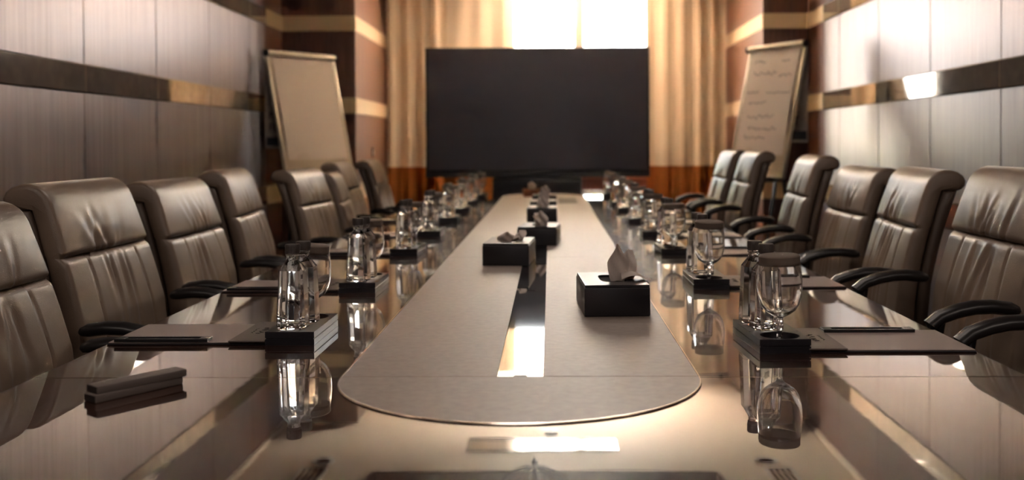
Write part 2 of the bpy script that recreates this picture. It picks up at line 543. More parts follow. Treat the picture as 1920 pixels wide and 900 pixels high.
# ================================================================== CEILING FITTINGS
for x, lab in ((-1.67, 'unlit round ceiling downlight by the left wall'), (1.57, 'unlit round ceiling downlight by the right wall')):
    t = thing('ceiling_downlight', lab, 'downlight', (x, 7.27, ZC))
    MB().lathe([(.052, 0), (.085, 0), (.088, -.004), (.085, -.009), (.056, -.010), (.052, -.006)], 28, cap0=False, cap1=False).build('bezel', M['white_plastic'], t)
    MB().lathe([(.052, -.001), (.04, .001)], 24, cap0=True, cap1=True).build('lens', M['lamp_dark'], t)
for x, lab in ((-1.70, 'slotted linear air vent in the ceiling near the left wall'), (1.62, 'slotted linear air vent in the ceiling near the right wall')):
    t = thing('air_vent', lab, 'air vent', (x, 6.55, ZC))
    f = MB()
    f.box(-.10, -.085, -.55, .55, -.012, 0); f.box(.085, .10, -.55, .55, -.012, 0)
    f.box(-.10, .10, -.56, -.545, -.012, 0); f.box(-.10, .10, .545, .56, -.012, 0)
    f.build('vent_frame', M['white_plastic'], t)
    for k in range(4):
        MB().box(-.06 + .04 * k - .006, -.06 + .04 * k + .006, -.545, .545, -.010, -.001).build('slat', M['lamp_dark'], t)
t = thing('ceiling_grille', 'long polished metal grille in the ceiling before the window', 'grille', (-.07, 7.66, ZC))
g = MB(); g.box(-.58, .58, -.16, .16, -.006, 0, .002, 1); g.build('plate', M['chrome'], t)
for k in range(2):
    MB().box(-.57, .57, -.165 + .315 * k, -.150 + .315 * k, -.012, -.006).build('slat', M['steel_dark'], t)
FILL_PANELS = [(-.04, 3.15, ZC + .22, 'first added fill light panel in the dark coffer'), (-.04, 4.45, ZC + .22, 'added fill light panel in the coffer nearer the chandelier'),
          (-1.35, .6, ZC, 'added fill light panel above the near left corner'), (1.27, .6, ZC, 'added fill light panel above the near right corner'), (-.04, -.6, ZC, 'added fill light panel near the rear door')]
for x, y, z, lab in FILL_PANELS:  # unseen glowing panels added to lift the dim near end of the room
    t = thing('fill_panel', lab, 'fill light', (x, y, z), 0, 'added fill panels')
    f = MB()
    f.box(-.62, .62, -.32, -.30, -.02, 0); f.box(-.62, .62, .30, .32, -.02, 0); f.box(-.62, -.60, -.30, .30, -.02, 0); f.box(.60, .62, -.30, .30, -.02, 0)
    f.build('fill_frame', M['white_plastic'], t)
    MB().box(-.60, .60, -.30, .30, -.012, -.002).build('fill_face', M['fill_glow'], t, 0)
t = thing('smoke_detector', 'small round smoke detector on the ceiling near the window', 'smoke detector', (0, 7.95, ZC))
MB().lathe([(.05, 0), (.052, -.012), (.045, -.026), (.02, -.034)], 24).build('housing', M['white_plastic'], t)
MB().lathe([(.018, -.034), (.016, -.040)], 16).build('sensor', M['lamp_dark'], t)

ch = thing('chandelier', 'dark wire basket chandelier over the middle of the table', 'chandelier', (-.09, 5.4, .08))
MB().lathe([(.06, ZC + .14), (.065, ZC + .11), (.02, ZC + .09)], 20).build('canopy', M['steel_dark'], ch)
MB().tube([(0, 0, ZC + .10), (0, 0, 2.05)], .007, 8).build('rod', M['steel_dark'], ch)
MB().lathe([(.001, 1.965), (.012, 1.985), (.02, 2.005), (.008, 2.03), (.014, 2.05), (.006, 2.07)], 14).build('finial', M['steel_dark'], ch)
for k in range(14):
    a = 2 * PI * k / 14
    pts = []
    for j in range(9):
        q = j / 8
        r = .02 + .26 * math.sin(q * PI * .55)
        z = 2.03 + .36 * q ** 1.6
        pts.append((r * math.cos(a), r * math.sin(a), z))
    MB().tube(pts, .004, 6).build('wire', M['steel_dark'], ch)
for z, r in ((2.12, .17), (2.385, .277)):
    MB().tube([(r * math.cos(a * PI / 16), r * math.sin(a * PI / 16), z) for a in range(33)], .005, 6).build('ring', M['steel_dark'], ch)

# ================================================================== TABLE
TXL, TXR, TY0, TY1, ZT = -0.89, 0.81, 0.72, 8.50, 0.75
RXL, RXR, SXL, SXR = -0.357, 0.251, -0.090, -0.0148
ZR_ = ZT + .0016
table = thing('conference_table', 'long glossy dark mahogany boardroom table with taupe leather runner', 'table', (-.04, 4.6, 0))
table.location = (0, 0, 0)
ys = [TY0, 1.70, 3.49, 5.28, 7.07, TY1]
for i, (a, b) in enumerate(zip(ys[:-1], ys[1:])):
    m = MB()
    if i in (0, 4):
        r = .22; ol = []
        if i == 0:
            cs = [((TXR, b), None), ((TXL, b), None), ((TXL, a), 1), ((TXR, a), 1)]
            ol = [(TXR, b - .0013), (TXL, b - .0013)]
            ol += [(TXL + r - r * math.cos(q * PI / 20), a + r - r * math.sin(q * PI / 20)) for q in range(11)]
            ol += [(TXR - r + r * math.sin(q * PI / 20), a + r - r * math.cos(q * PI / 20)) for q in range(11)]
        else:
            ol = [(TXL, a + .0013), (TXR, a + .0013)]
            ol += [(TXR - r + r * math.cos(q * PI / 20), b - r + r * math.sin(q * PI / 20)) for q in range(11)]
            ol += [(TXL + r - r * math.sin(q * PI / 20), b - r + r * math.cos(q * PI / 20)) for q in range(11)]
        m.prism(ol, ZT - .045, ZT)
    else:
        m.box(TXL, TXR, a + .0013, b - .0013, ZT - .045, ZT, .0012, 1)
    m.build('tabletop_section', M['table'], table, smooth=20)
ap = MB(); ap.box(TXL + .06, TXR - .06, TY0 + .2, TY1 - .2, ZT - .075, ZT - .0455); ap.build('underframe', M['table_dark'], table, smooth=0)
for y in (1.7, 4.6, 7.4):
    p = MB(); p.box(-.30, .22, y - .35, y + .35, .06, ZT - .075, .01, 2); p.box(-.36, .28, y - .42, y + .42, 0, .06, .01, 2)
    p.build('pedestal', M['table_dark'], table)
# runner
RY0, RY1 = 1.70, 7.50
ry = [1.70, 3.49, 5.28, RY1]
g_ = .0018
for a, b in zip(ry[:-1], ry[1:]):
    for x0, x1 in ((RXL, SXL - .002), (SXR + .002, RXR)):
        MB().box(x0, x1, a + g_, b - g_, ZT - .003, ZR_, .0008, 1).build('runner_panel', M['runner'], table)
rc, rh = (RXL + RXR) / 2, (RXR - RXL) / 2


def runner_end(y, s, d):
    ol = [(rc + rh * math.cos(q * PI / 40), y + s * (g_ + d * math.sin(q * PI / 40))) for q in range(41)]
    if s < 0: ol = ol[::-1]
    MB().prism(ol, ZT - .003, ZR_).build('runner_end', M['runner'], table, smooth=20)
    pts = [(rc + (rh + .001) * math.cos(q * PI / 40), y + s * (g_ + (d + .001) * math.sin(q * PI / 40)), ZR_ - .0002) for q in range(41)]
    MB().tube(pts, .0016, 6).build('runner_trim', M['trim_metal'], table)


runner_end(RY0, -1, .285)
runner_end(RY1, 1, .30)
for x in (RXL - .0012, RXR + .0012):
    MB().tube([(x, RY0, ZR_ - .0002), (x, RY1, ZR_ - .0002)], .0016, 6).build('runner_trim', M['trim_metal'], table)
# cable strip: black glass covers with a finger notch
sy = [1.70, 2.69, 3.49, 4.4, 5.28, 6.4, RY1]
sc_ = (SXL + SXR) / 2
for a, b in zip(sy[:-1], sy[1:]):
    ol = [(SXL + .001, b - .001), (SXL + .001, a + .001), (sc_ - .012, a + .001), (sc_ - .010, a + .012), (sc_ + .010, a + .012), (sc_ + .012, a + .001),
          (SXR - .001, a + .001), (SXR - .001, b - .001)]
    MB().prism(ol, ZT - .002, ZT + .0012).build('cable_cover', M['strip'], table, smooth=0)
for x in (SXL, SXR):
    MB().box(x - .0016, x + .0016, RY0, RY1, ZT - .002, ZT + .0019).build('strip_rail', M['strip'], table, smooth=0)
MB().box(SXL + .002, SXR - .002, 1.700, 1.712, ZT - .002, ZT + .0003).build('strip_end', M['black_plastic'], table, smooth=0)
MB().box(.056, .182, 6.60, 7.18, ZR_ - .002, ZR_ + .0025, .001, 1).build('socket_hatch', M['hatch'], table)

# ================================================================== SCREEN
tv = thing('flat_screen', 'huge black flat screen standing at the far end of the table', 'screen', (-.107, 8.75, 0))
TZ0, TZ1, TW = 0.850, 1.985, 0.98
MB().box(-TW, TW, 0, .05, TZ0, TZ1, .006, 2).build('casing', M['tv_body'], tv)
MB().box(-TW + .022, TW - .022, -.0015, .004, TZ0 + .062, TZ1 - .014, .001, 1).build('display', M['tv_screen_hazed'], tv)
MB().box(-TW, TW, -.004, .004, TZ0, TZ0 + .045, .002, 1).build('lower_bezel', M['tv_body'], tv)
MB().box(-.35, .35, .05, .10, 1.15, 1.7, .008, 2).build('rear_housing', M['tv_body'], tv)
st = thing('screen_stand', 'black cabinet stand under the flat screen', 'stand', (-.112, 8.75, 0))
MB().box(-.388, .388, -.04, .26, .05, TZ0 - .001, .006, 2).build('cabinet', M['black_plastic'], st)
MB().box(-.40, .40, -.02, .28, 0, .05, .006, 2).build('plinth', M['black_plastic'], st)
for s in (-1, 1):
    MB().box(min(.004 * s, .384 * s), max(.004 * s, .384 * s), -.052, -.041, .07, TZ0 - .03, .003, 1).build('door', M['black_plastic'], st)


# ================================================================== CHAIRS
def interp(tab, z):
    for (z0, a), (z1, b) in zip(tab[:-1], tab[1:]):
        if z <= z1:
            return a + (b - a) * (z - z0) / (z1 - z0)
    return tab[-1][1]


FRONT = [(.40, -.150), (.50, -.160), (.60, -.160), (.70, -.172), (.80, -.198), (.86, -.216), (.95, -.245), (1.0, -.262)]
MID = [(.40, -.205), (.50, -.215), (.60, -.218), (.70, -.228), (.80, -.250), (.86, -.266), (.95, -.293), (1.0, -.312)]
WID = [(.38, .235), (.46, .250), (.56, .262), (.70, .266), (.86, .258), (1.0, .246), (1.06, .243)]


def make_back(variant):
    rr = random.Random(variant * 17 + 5)
    wr_h = [(rr.uniform(-.40, .40), rr.uniform(-.30, .30), rr.uniform(.04, .085), rr.uniform(.0025, .006)) for _ in range(7)]
    wr_l = [(rr.uniform(-.30, .30), rr.uniform(-.25, .40), rr.uniform(.04, .09), rr.uniform(.0025, .006)) for _ in range(8)]
    NU = 84

    def body(prof, bulge, wrinkles, seams, r=.015):
        """prof: closed list of (y, z, v) with v in 0..1 on the front face else None; sweep across the width"""
        n = len(prof)
        P = [Vector((p[0], p[1])) for p in prof]
        nor = []
        for i in range(n):
            t = P[(i + 1) % n] - P[i - 1]
            nn = Vector((t.y, -t.x))
            nor.append(nn.normalized() if nn.length > 1e-9 else Vector((0, 0)))
        zq = .862
        nor = [Vector((math.copysign(1, n_.x) if abs(n_.x) > .05 else 0, 0)) if abs(prof[i][1] - zq) < .004 else n_ for i, n_ in enumerate(nor)]
        area = sum(P[i].x * P[(i + 1) % n].y - P[(i + 1) % n].x * P[i].y for i in range(n))
        if area < 0: nor = [-a for a in nor]
        cols = []
        for k in range(NU + 1):
            q = -1 + 2 * k / NU
            q = math.sin(q * PI / 2) * .35 + q * .65
            col = []
            for i in range(n):
                y, z, v = prof[i]
                W = interp(WID, z)
                x = q * W
                e = max(0.0, (abs(x) - (W - r)) / r)
                ins = r * .95 * (1 - math.sqrt(max(0.0, 1 - e * e)))
                pt = P[i] - nor[i] * ins
                if v is not None:
                    d = bulge * (1 - abs(q) ** 3.2) * (max(0.0, math.sin(PI * min(1, max(0, v)))) ** .55)
                    env_x = max(0.0, 1 - abs(q) ** 4)
                    for c, s, w, a in wrinkles:
                        if wrinkles is wr_h:
                            u = q - (c + s * (v - .2)); ev = max(0.0, 1 - v / .92) ** .8 * min(1.0, v * 8)
                        else:
                            u = q - (c * .9 + s * (1 - v)); ev = max(0.0, v) ** 1.3 * min(1.0, (1 - v) * 7)
                        w = w * (.55 + .8 * (v if wrinkles is wr_h else 1 - v))
                        d += env_x * ev * a * (-math.exp(-(u / w) ** 2) + .6 * math.exp(-((u - 1.8 * w) / w) ** 2))
                    if seams:
                        su = abs(q) - (.58 - .06 * (v - .5))
                        d -= .0045 * math.exp(-(su / .016) ** 2)
                    pt = pt + nor[i] * d
                col.append((x, pt.x, pt.y))
            cols.append(col)
        vs_ = [p for c in cols for p in c]
        fs_ = []
        for k in range(NU):
            for i in range(n):
                i2 = (i + 1) % n
                fs_.append((k * n + i, k * n + i2, (k + 1) * n + i2, (k + 1) * n + i))
        for tri in tessellate_polygon([[Vector((p.x, p.y, 0)) for p in P]]):
            fs_.append(tuple(tri)); fs_.append(tuple(NU * n + i for i in reversed(tri)))
        return MB().add(vs_, fs_)
    # headrest: from the crease up the front, over the top and into a flat scroll
    zc = .862

    def crease(z):
        return .011 * math.exp(-((z - zc) / .0075) ** 2)
    ph = [(interp(MID, zc) - .002, zc - .0005, None), (interp(FRONT, zc) - .026, zc - .0005, None)]
    N = 26
    for j in range(N + 1):
        q = j / N
        z = zc + (.975 - zc) * (q ** 1.25)
        ph.append((interp(FRONT, z) - crease(z), z, .86 * q))
    f0 = interp(FRONT, .975)
    for y, z, v in ((f0 - .006, .994, .92), (f0 - .014, 1.011, .97), (f0 - .026, 1.026, 1.0), (f0 - .042, 1.037, None), (f0 - .062, 1.043, None), (f0 - .084, 1.042, None), (f0 - .104, 1.036, None),
                    (f0 - .120, 1.024, None), (f0 - .127, 1.008, None), (f0 - .124, .993, None), (f0 - .113, .982, None), (f0 - .098, .978, None)):
        ph.append((y, z, v))
    ph.append((interp(MID, .975) - .004, .978, None))
    for j in range(5):
        z = .965 - (.965 - zc - .008) * j / 4
        ph.append((interp(MID, z) - .004, z, None))
    hb = body(ph, .011, wr_h, False)
    # lower cushion
    pc = []
    z0, z1 = .41, zc + .0005
    pc.append((interp(MID, z0), z0 - .004, None)); pc.append((interp(FRONT, z0) - .012, z0 - .004, None))
    M_ = N + 12
    for j in range(M_ + 1):
        v = 1 - (1 - j / M_) ** 1.3
        z = z0 + .004 + (z1 - z0 - .004) * v
        pc.append((interp(FRONT, z) - .002 - crease(z), z, v))
    pc.append((interp(FRONT, z1) - .026, z1, None)); pc.append((interp(MID, z1) - .002, z1, None))
    for j in range(1, 12):
        z = z1 + (z0 - z1) * j / 12
        pc.append((interp(MID, z) - .002, z, None))
    lb = body(pc, .010, wr_l, True)
    # shell behind
    psn = []
    for j in range(13):
        z = .40 + (.978 - .40) * j / 12
        psn.append((interp(MID, z) - .006, z, None))
    for j in range(13):
        z = .978 + (.40 - .978) * j / 12
        psn.append((interp(MID, z) - .050 + .006 * math.sin(PI * j / 12), z, None))
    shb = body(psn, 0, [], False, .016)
    return hb.mesh('headrest', M['chair'], 50), lb.mesh('back_cushion', M['chair'], 50), shb.mesh('back_shell', M['chair_shaded'], 50)


def make_chair(variant):
    t = thing('executive_chair', '', 'chair')
    for nm, me in zip(('headrest', 'back_cushion', 'back_shell'), make_back(variant)):
        o = bpy.data.objects.new(nm, me); C.objects.link(o); o.parent = t

    def seat_f(z, top):
        def f(u, v):
            x = -.25 + .5 * u; y = -.20 + .47 * v
            ex = 1 - abs(2 * u - 1) ** 5; ey = 1 - abs(2 * v - 1) ** 6
            return (x * (.94 + .06 * ey), y, z + top * .055 * (ex * ey) ** .6)
        return f
    s = MB().grid(seat_f(.44, 1), 20, 20).grid(seat_f(.44, -.7), 20, 20)
    so = s.build('seat', M['chair'], t, 60)
    for sx in (-1, 1):
        x = sx * .288
        pts = [(x, .036, .650), (x, .048, .662), (x, .044, .680), (x, .020, .698), (x, -.02, .712), (x, -.06, .720), (x, -.10, .722), (x, -.145, .717), (x, -.162, .713), (x, -.170, .711)]
        MB().tube(pts, [.008, .013, .016, .017, .0175, .0175, .0175, .017, .012, .004], 14, sx=1.55, sz=.95).build('armrest', M['arm'], t, 60)
        MB().tube([(x, .02, .70), (x, .034, .62), (x * .98, .03, .52), (x * .9, .02, .43), (x * .6, 0, .405)], .013, 10, sx=1.3).build('arm_post', M['steel_dark'], t, 60)
    MB().lathe([(.03, .10), (.03, .25), (.02, .25), (.02, .39), (.10, .395), (.10, .41)], 18).build('gas_column', M['steel_dark'], t)
    for k in range(5):
        a = 2 * PI * k / 5 + .3
        d = Vector((math.cos(a), math.sin(a), 0))
        MB().tube([d * .02 + Vector((0, 0, .105)), d * .17 + Vector((0, 0, .095)), d * .30 + Vector((0, 0, .075))], [.028, .022, .014], 10, sz=.8).build('base_leg', M['chrome'], t)
        T = Matrix.Translation(d * .30 + Vector((0, 0, .032))) @ Matrix.Rotation(a + PI / 2, 4, 'Z') @ Matrix.Rotation(PI / 2, 4, 'Y')
        cas = MB().lathe([(.020, -.022), (.031, -.019), (.031, -.005), (.02, -.003)], 14, T).lathe([(.020, .003), (.031, .005), (.031, .019), (.020, .022)], 14, T)
        cas.tube([d * .30 + Vector((0, 0, .03)), d * .30 + Vector((0, 0, .08))], .007, 8)
        cas.build('caster', M['black_plastic'], t)
    return t


protos = [make_chair(v) for v in range(3)]
used = [False] * 3
# side, X of the chair's centre, Y, turn (deg, + turns the front towards the camera), z scale, label
CH = [
    ('L', -0.925, 2.02, 0, .975, 'taupe leather executive chair cut by the left edge of the picture'),
    ('L', -0.97, 2.685, 0, 1.005, 'taupe leather executive chair, second from the camera on the left'),
    ('L', -0.97, 3.36, 0, .985, 'taupe leather executive chair, third from the camera on the left'),
    ('L', -1.02, 4.15, -5, .998, 'taupe leather executive chair, fourth from the camera, before the dark corner'),
    ('L', -0.97, 5.09, 5, .975, 'taupe leather executive chair standing in front of the plain flipchart'),
    ('L', -0.97, 5.84, -6, .942, 'low taupe leather chair, third from the far end on the left'),
    ('L', -1.06, 6.50, 0, .985, 'taupe leather executive chair, second from the far end on the left'),
    ('L', -1.00, 7.28, 0, .985, 'taupe leather executive chair at the far end of the left row'),
    ('R', 0.95, 1.93, 0, 1.02, 'taupe leather chair mostly out of frame at the right edge, armrest showing'),
    ('R', 0.95, 2.68, 0, 1.028, 'taupe leather executive chair, large at the right edge of the picture'),
    ('R', 0.95, 3.43, -5, 1.01, 'taupe leather executive chair, third from the camera on the right'),
    ('R', 0.97, 4.07, 0, 1.0, 'taupe leather executive chair half hidden behind the third right chair'),
    ('R', 0.95, 4.80, -4, 1.037, 'taupe leather executive chair, third from the far end on the right'),
    ('R', 0.95, 6.15, 0, 1.045, 'taupe leather executive chair, second from the far end on the right'),
    ('R', 0.95, 6.92, 0, 1.045, 'taupe leather executive chair at the far end of the right row'),
]
for i, (sd, x, y, tr, sz, lab) in enumerate(CH):
    v = i % 3
    rz = R(-90 - tr) if sd == 'L' else R(90 + tr)
    o_ = place(protos[v], not used[v], (x, y, 0), rz, lab, 'executive chairs along the table', scale=(1, 1, sz * 1.006))
    used[v] = True
    if sd == 'R':
        for c in o_.children:
            if c.name.startswith('armrest'): c.location.z = .008
    if i in (0, 1):                      # these two have their arms set lower
        for c in o_.children:
            if c.name.startswith('armrest'): c.location.z = -.022

# ================================================================== PLACE SETTINGS
HOLE = (-.068, 0.0)     # along x of the tray


def superloop(z, hw, n, seg=40):
    out = []
    for k in range(seg):
        a = 2 * PI * k / seg
        c, s = math.cos(a), math.sin(a)
        r = hw / ((abs(c) ** n + abs(s) ** n) ** (1.0 / n))
        out.append((r * c, r * s, z))
    return out


def loft(mb, loops, cap=True):
    n = len(loops[0]); vs_ = [p for l in loops for p in l]; fs_ = []
    for i in range(len(loops) - 1):
        for k in range(n):
            k2 = (k + 1) % n
            fs_.append((i * n + k, i * n + k2, (i + 1) * n + k2, (i + 1) * n + k))
    fs_.append(tuple(range(n - 1, -1, -1))); fs_.append(tuple((len(loops) - 1) * n + k for k in range(n)))
    return mb.add(vs_, fs_)


def make_bottle():
    t = thing('water_bottle', '', 'bottle')
    def ring(z, hw, ch, rd):
        """chamfered square of half width hw, corner cut ch, blended towards a circle by rd"""
        out = []
        base = [(hw, -(hw - ch)), (hw, hw - ch), (hw - ch, hw), (-(hw - ch), hw), (-hw, hw - ch), (-hw, -(hw - ch)), (-(hw - ch), -hw), (hw - ch, -hw)]
        for i in range(8):
            p, q = base[i], base[(i + 1) % 8]
            for j in range(4):
                f = j / 4
                x, y = p[0] + (q[0] - p[0]) * f, p[1] + (q[1] - p[1]) * f
                a = math.atan2(y, x)
                out.append((x + (hw * math.cos(a) - x) * rd, y + (hw * math.sin(a) - y) * rd, z))
        return out
    L = [(0, .0262, .008, 0), (.0015, .0284, .009, 0), (.010, .0290, .009, 0), (.0115, .0283, .009, 0), (.0135, .0283, .009, 0), (.015, .0288, .009, 0), (.118, .0246, .0085, 0),
         (.1365, .0136, .005, .8), (.1385, .0128, .005, 1), (.146, .0126, .005, 1), (.147, .0145, .005, 1), (.150, .0145, .005, 1), (.151, .0124, .005, 1), (.163, .0122, .005, 1)]
    loft(MB(), [ring(*q) for q in L]).build('glass_body', M['bottle'], t, 24)
    cp = []
    for z, r in ((.1515, .0146), (.1675, .0150), (.1700, .0138)):
        cp.append([((r + (.0005 if k % 2 else 0)) * math.cos(2 * PI * k / 48), (r + (.0005 if k % 2 else 0)) * math.sin(2 * PI * k / 48), z) for k in range(48)])
    loft(MB(), cp).build('cap', M['cap'], t, 30)
    return t


def make_goblet():
    t = thing('water_goblet', '', 'glass')
    out = [(.0005, 0), (.030, 0), (.0325, .0015), (.030, .003), (.012, .006), (.0060, .012), (.0048, .025), (.0048, .042), (.0060, .049), (.0105, .0535), (.020, .0585), (.0300, .0665), (.0370, .078),
           (.0412, .093), (.0428, .109), (.0426, .124), (.0414, .141), (.0392, .158), (.0372, .170)]
    inn = [(.0361, .170), (.0381, .158), (.0403, .141), (.0415, .124), (.0416, .109), (.0399, .094), (.0356, .080), (.0285, .069), (.018, .0615), (.008, .0585), (.0005, .058)]
    MB().lathe(out + inn, 40, cap0=True, cap1=True).build('goblet_bowl', M['glass'], t, 50)
    return t


def make_cover():
    t = MB().lathe([(.0392, .000), (.0392, .0165), (.0375, .0185), (.0345, .0195), (.0005, .0198)], 40, cap0=False).build('glass_cover', M['paper_cap'], None, 40)
    return tag(t, '', 'glass cover')


def make_tray():
    t = thing('bottle_tray', '', 'tray')
    hw, hl, h, r, n = .0490, .1075, .027, .0375, 48
    hx = HOLE[0]
    m = MB()
    vs_ = []; fs_ = []
    for zz in (h,):
        for k in range(n):
            a = 2 * PI * k / n
            vs_.append((hx + r * math.cos(a), r * math.sin(a), h))
        x0, x1 = -hl, hx + .0435
        for k in range(n):
            a = 2 * PI * k / n
            c, s = math.cos(a), math.sin(a)
            lx = (x1 - hx) if c > 0 else (hx - x0)
            k1 = min(lx / abs(c) if abs(c) > 1e-9 else 1e9, hw / abs(s) if abs(s) > 1e-9 else 1e9)
            vs_.append((hx + c * k1, s * k1, h))
        for k in range(n):
            k2 = (k + 1) % n
            fs_.append((k, k2, n + k2, n + k))
        for k in range(n):
            a = 2 * PI * k / n
            vs_.append((hx + r * math.cos(a), r * math.sin(a), .010))
        for k in range(n):
            k2 = (k + 1) % n
            fs_.append((k2, k, 2 * n + k, 2 * n + k2))
    m.add(vs_, fs_)
    m.add([(hx + .0435, -hw, h), (hl, -hw, h), (hl, hw, h), (hx + .0435, hw, h)], [(0, 1, 2, 3)])
    # sides with a shadow groove
    prof = [(0, h), (.0, .0150), (.0015, .0142), (.0015, .0128), (0, .0120), (0, .0)]
    for (ax, ay, bx, by) in ((-1, -1, 1, -1), (1, -1, 1, 1), (1, 1, -1, 1), (-1, 1, -1, -1)):
        q = []
        for d, z in prof:
            q.append((ax * (hl - d), ay * (hw - d), z)); q.append((bx * (hl - d), by * (hw - d), z))
        m.add(q, [(2 * i, 2 * i + 1, 2 * i + 3, 2 * i + 2) for i in range(len(prof) - 1)])
    m.add([(-hl, -hw, 0), (-hl, hw, 0), (hl, hw, 0), (hl, -hw, 0)], [(0, 1, 2, 3)])
    m.build('tray_block', M['black_leather'], t, 25, fix=False)
    f = [(hx + (r - .0003) * math.cos(2 * PI * k / n), (r - .0003) * math.sin(2 * PI * k / n), .0102) for k in range(n)]
    MB().add(f, [tuple(range(n))]).build('well_lining', M['hole'], t, 0, fix=False)
    return t


def scribble(mb, x0, y0, w, h, seed, z, r=.0006, n=26):
    rr = random.Random(seed)
    x = x0
    pts = []
    for k in range(n):
        q = k / (n - 1)
        pts.append((x0 + w * q + rr.uniform(-.02, .02) * w, y0 + h * rr.uniform(-.5, .5) * (1 if k % 2 else -.4), z))
    sm = []
    for i in range(len(pts) - 1):
        a, b = Vector(pts[i]), Vector(pts[i + 1])
        for j in range(3): sm.append(a.lerp(b, j / 3))
    mb.tube(sm, r, 4)


def make_pad():
    t = thing('desk_pad', '', 'desk pad')
    MB().box(-.102, .102, .004, .322, 0, .0028, .001, 1).build('pad_base', M['black_leather'], t)
    MB().box(-.100, .100, .006, .320, .0028, .0056, .0012, 1).build('pad_sheet', M['pad'], t)
    fl = MB().box(-.106, .106, .248, .3215, .0056, .0092, .0014, 1).build('embossed_flap', M['flap'], t)
    scr = MB()
    T = Matrix.Translation((0, .285, .0093)) @ Matrix.Rotation(R(0), 4, 'Z')
    a = MB(); scribble(a, -.034, .004, .068, .018, 4, 0)
    scribble(a, -.026, -.014, .052, .006, 9, 0, .0004)
    a.tube([(-.006, .018, 0), (0, .026, 0), (.006, .018, 0), (0, .016, 0), (-.006, .018, 0)], .0005, 4)
    scr.add(a.v, a.f, T)
    scr.build('emblem', M['emboss'], fl, 60)
    return t


def make_pen_tray():
    t = thing('pen_tray', '', 'pen tray')
    L, W, H = .094, .0155, .0062
    m = MB()
    m.box(-W, W, -L, L, 0, .002, .0006, 1)
    m.box(-W, -W + .007, -L, L, .002, H, .0008, 1); m.box(W - .007, W, -L, L, .002, H, .0008, 1)
    m.box(-W + .007, W - .007, -L, -L + .02, .002, H, .0008, 1); m.box(-W + .007, W - .007, L - .02, L, .002, H, .0008, 1)
    m.build('tray_body', M['black_plastic'], t, 25)
    MB().box(-W + .0072, W - .0072, -L + .0202, L - .0202, .0021, .0032).build('slot_lining', M['steel_dark'], t, 0)
    return t


P = dict(b=make_bottle(), g=make_goblet(), c=make_cover(), t=make_tray(), p=make_pad(), n=make_pen_tray())
firsts = {k: True for k in P}
ORD = ['nearest', 'second', 'third', 'fourth', 'fifth', 'sixth', 'seventh', 'farthest']
LY = [2.08, 2.775, 3.645, 4.355, 5.135, 5.875, 6.62, 7.34]
RY = [1.995, 2.825, 3.625, 4.29, 5.01, 5.80, 6.42, 7.40]


def put(key, loc, rz, label, group, rot3=None):
    o = place(P[key], firsts[key], loc, rz, label, group, rot3)
    firsts[key] = False
    return o


for side, ylist in (('left', LY), ('right', RY)):
    for i, y in enumerate(ylist):
        rr = random.Random(i * 31 + (0 if side == 'left' else 500))
        rz = R(-90) if side == 'left' else R(90)
        ex = TXL if side == 'left' else TXR
        jx = rr.uniform(-.006, .006); jr = R(rr.uniform(-1.2, 1.2))
        if i == 0: jr = R(.0); jx = 0
        B = Matrix.Translation((ex, y, ZT)) @ Matrix.Rotation(rz + jr, 4, 'Z')
        where = f'{ORD[i]} from the camera on the {side}' if i not in (0, 7) else f'{ORD[i]} place on the {side}'

        def w(lx, ly, lz):
            return B @ Vector((lx + jx, ly, lz))
        put('p', w(0, 0, .0002), rz + jr, f'grey leather desk pad with embossed flap, {where}', 'desk pads')
        put('n', w(.086, .112 if side == 'left' else .152, .0060), rz + jr + R(rr.uniform(-1, 1)), f'slim black pen tray along the desk pad, {where}', 'pen trays')
        tr = rz + jr + (R(3.2) if side == 'right' and i == 0 else R(rr.uniform(-1, 1)))
        B2 = Matrix.Translation(w(0, .3725, 0)) @ Matrix.Rotation(tr, 4, 'Z')

        def wt(lx, ly, lz):
            return B2 @ Vector((lx, ly - .3725, lz))
        ty = .3725
        put('t', wt(0, ty, .0002), tr, f'black leather bottle tray with round well, {where}', 'bottle trays')
        # bottles to the sitter's right, goblet to the left
        bx = (.077, .0155)
        put('b', wt(bx[0] - .013, ty + (-.004 if side == 'left' else .014), .0274), tr + R(rr.uniform(-4, 4)), f'outer water bottle, {where}', 'water bottles')
        put('b', wt(bx[1] - .013, ty + (.002 if side == 'left' else .007), .0274), tr + R(rr.uniform(-4, 4)), f'water bottle beside the goblet, {where}', 'water bottles')
        put('g', wt(HOLE[0], ty, .0105), tr, f'stemmed clear water goblet under a paper cover, {where}', 'water goblets')
        tl = R(rr.uniform(1.0, 4.0)); dirn = rr.uniform(0, 6.28)
        put('c', wt(HOLE[0], ty, .0105 + .1535), 0, f'taupe paper cover on the goblet, {where}', 'glass covers',
            (tl * math.cos(dirn), tl * math.sin(dirn), 0))


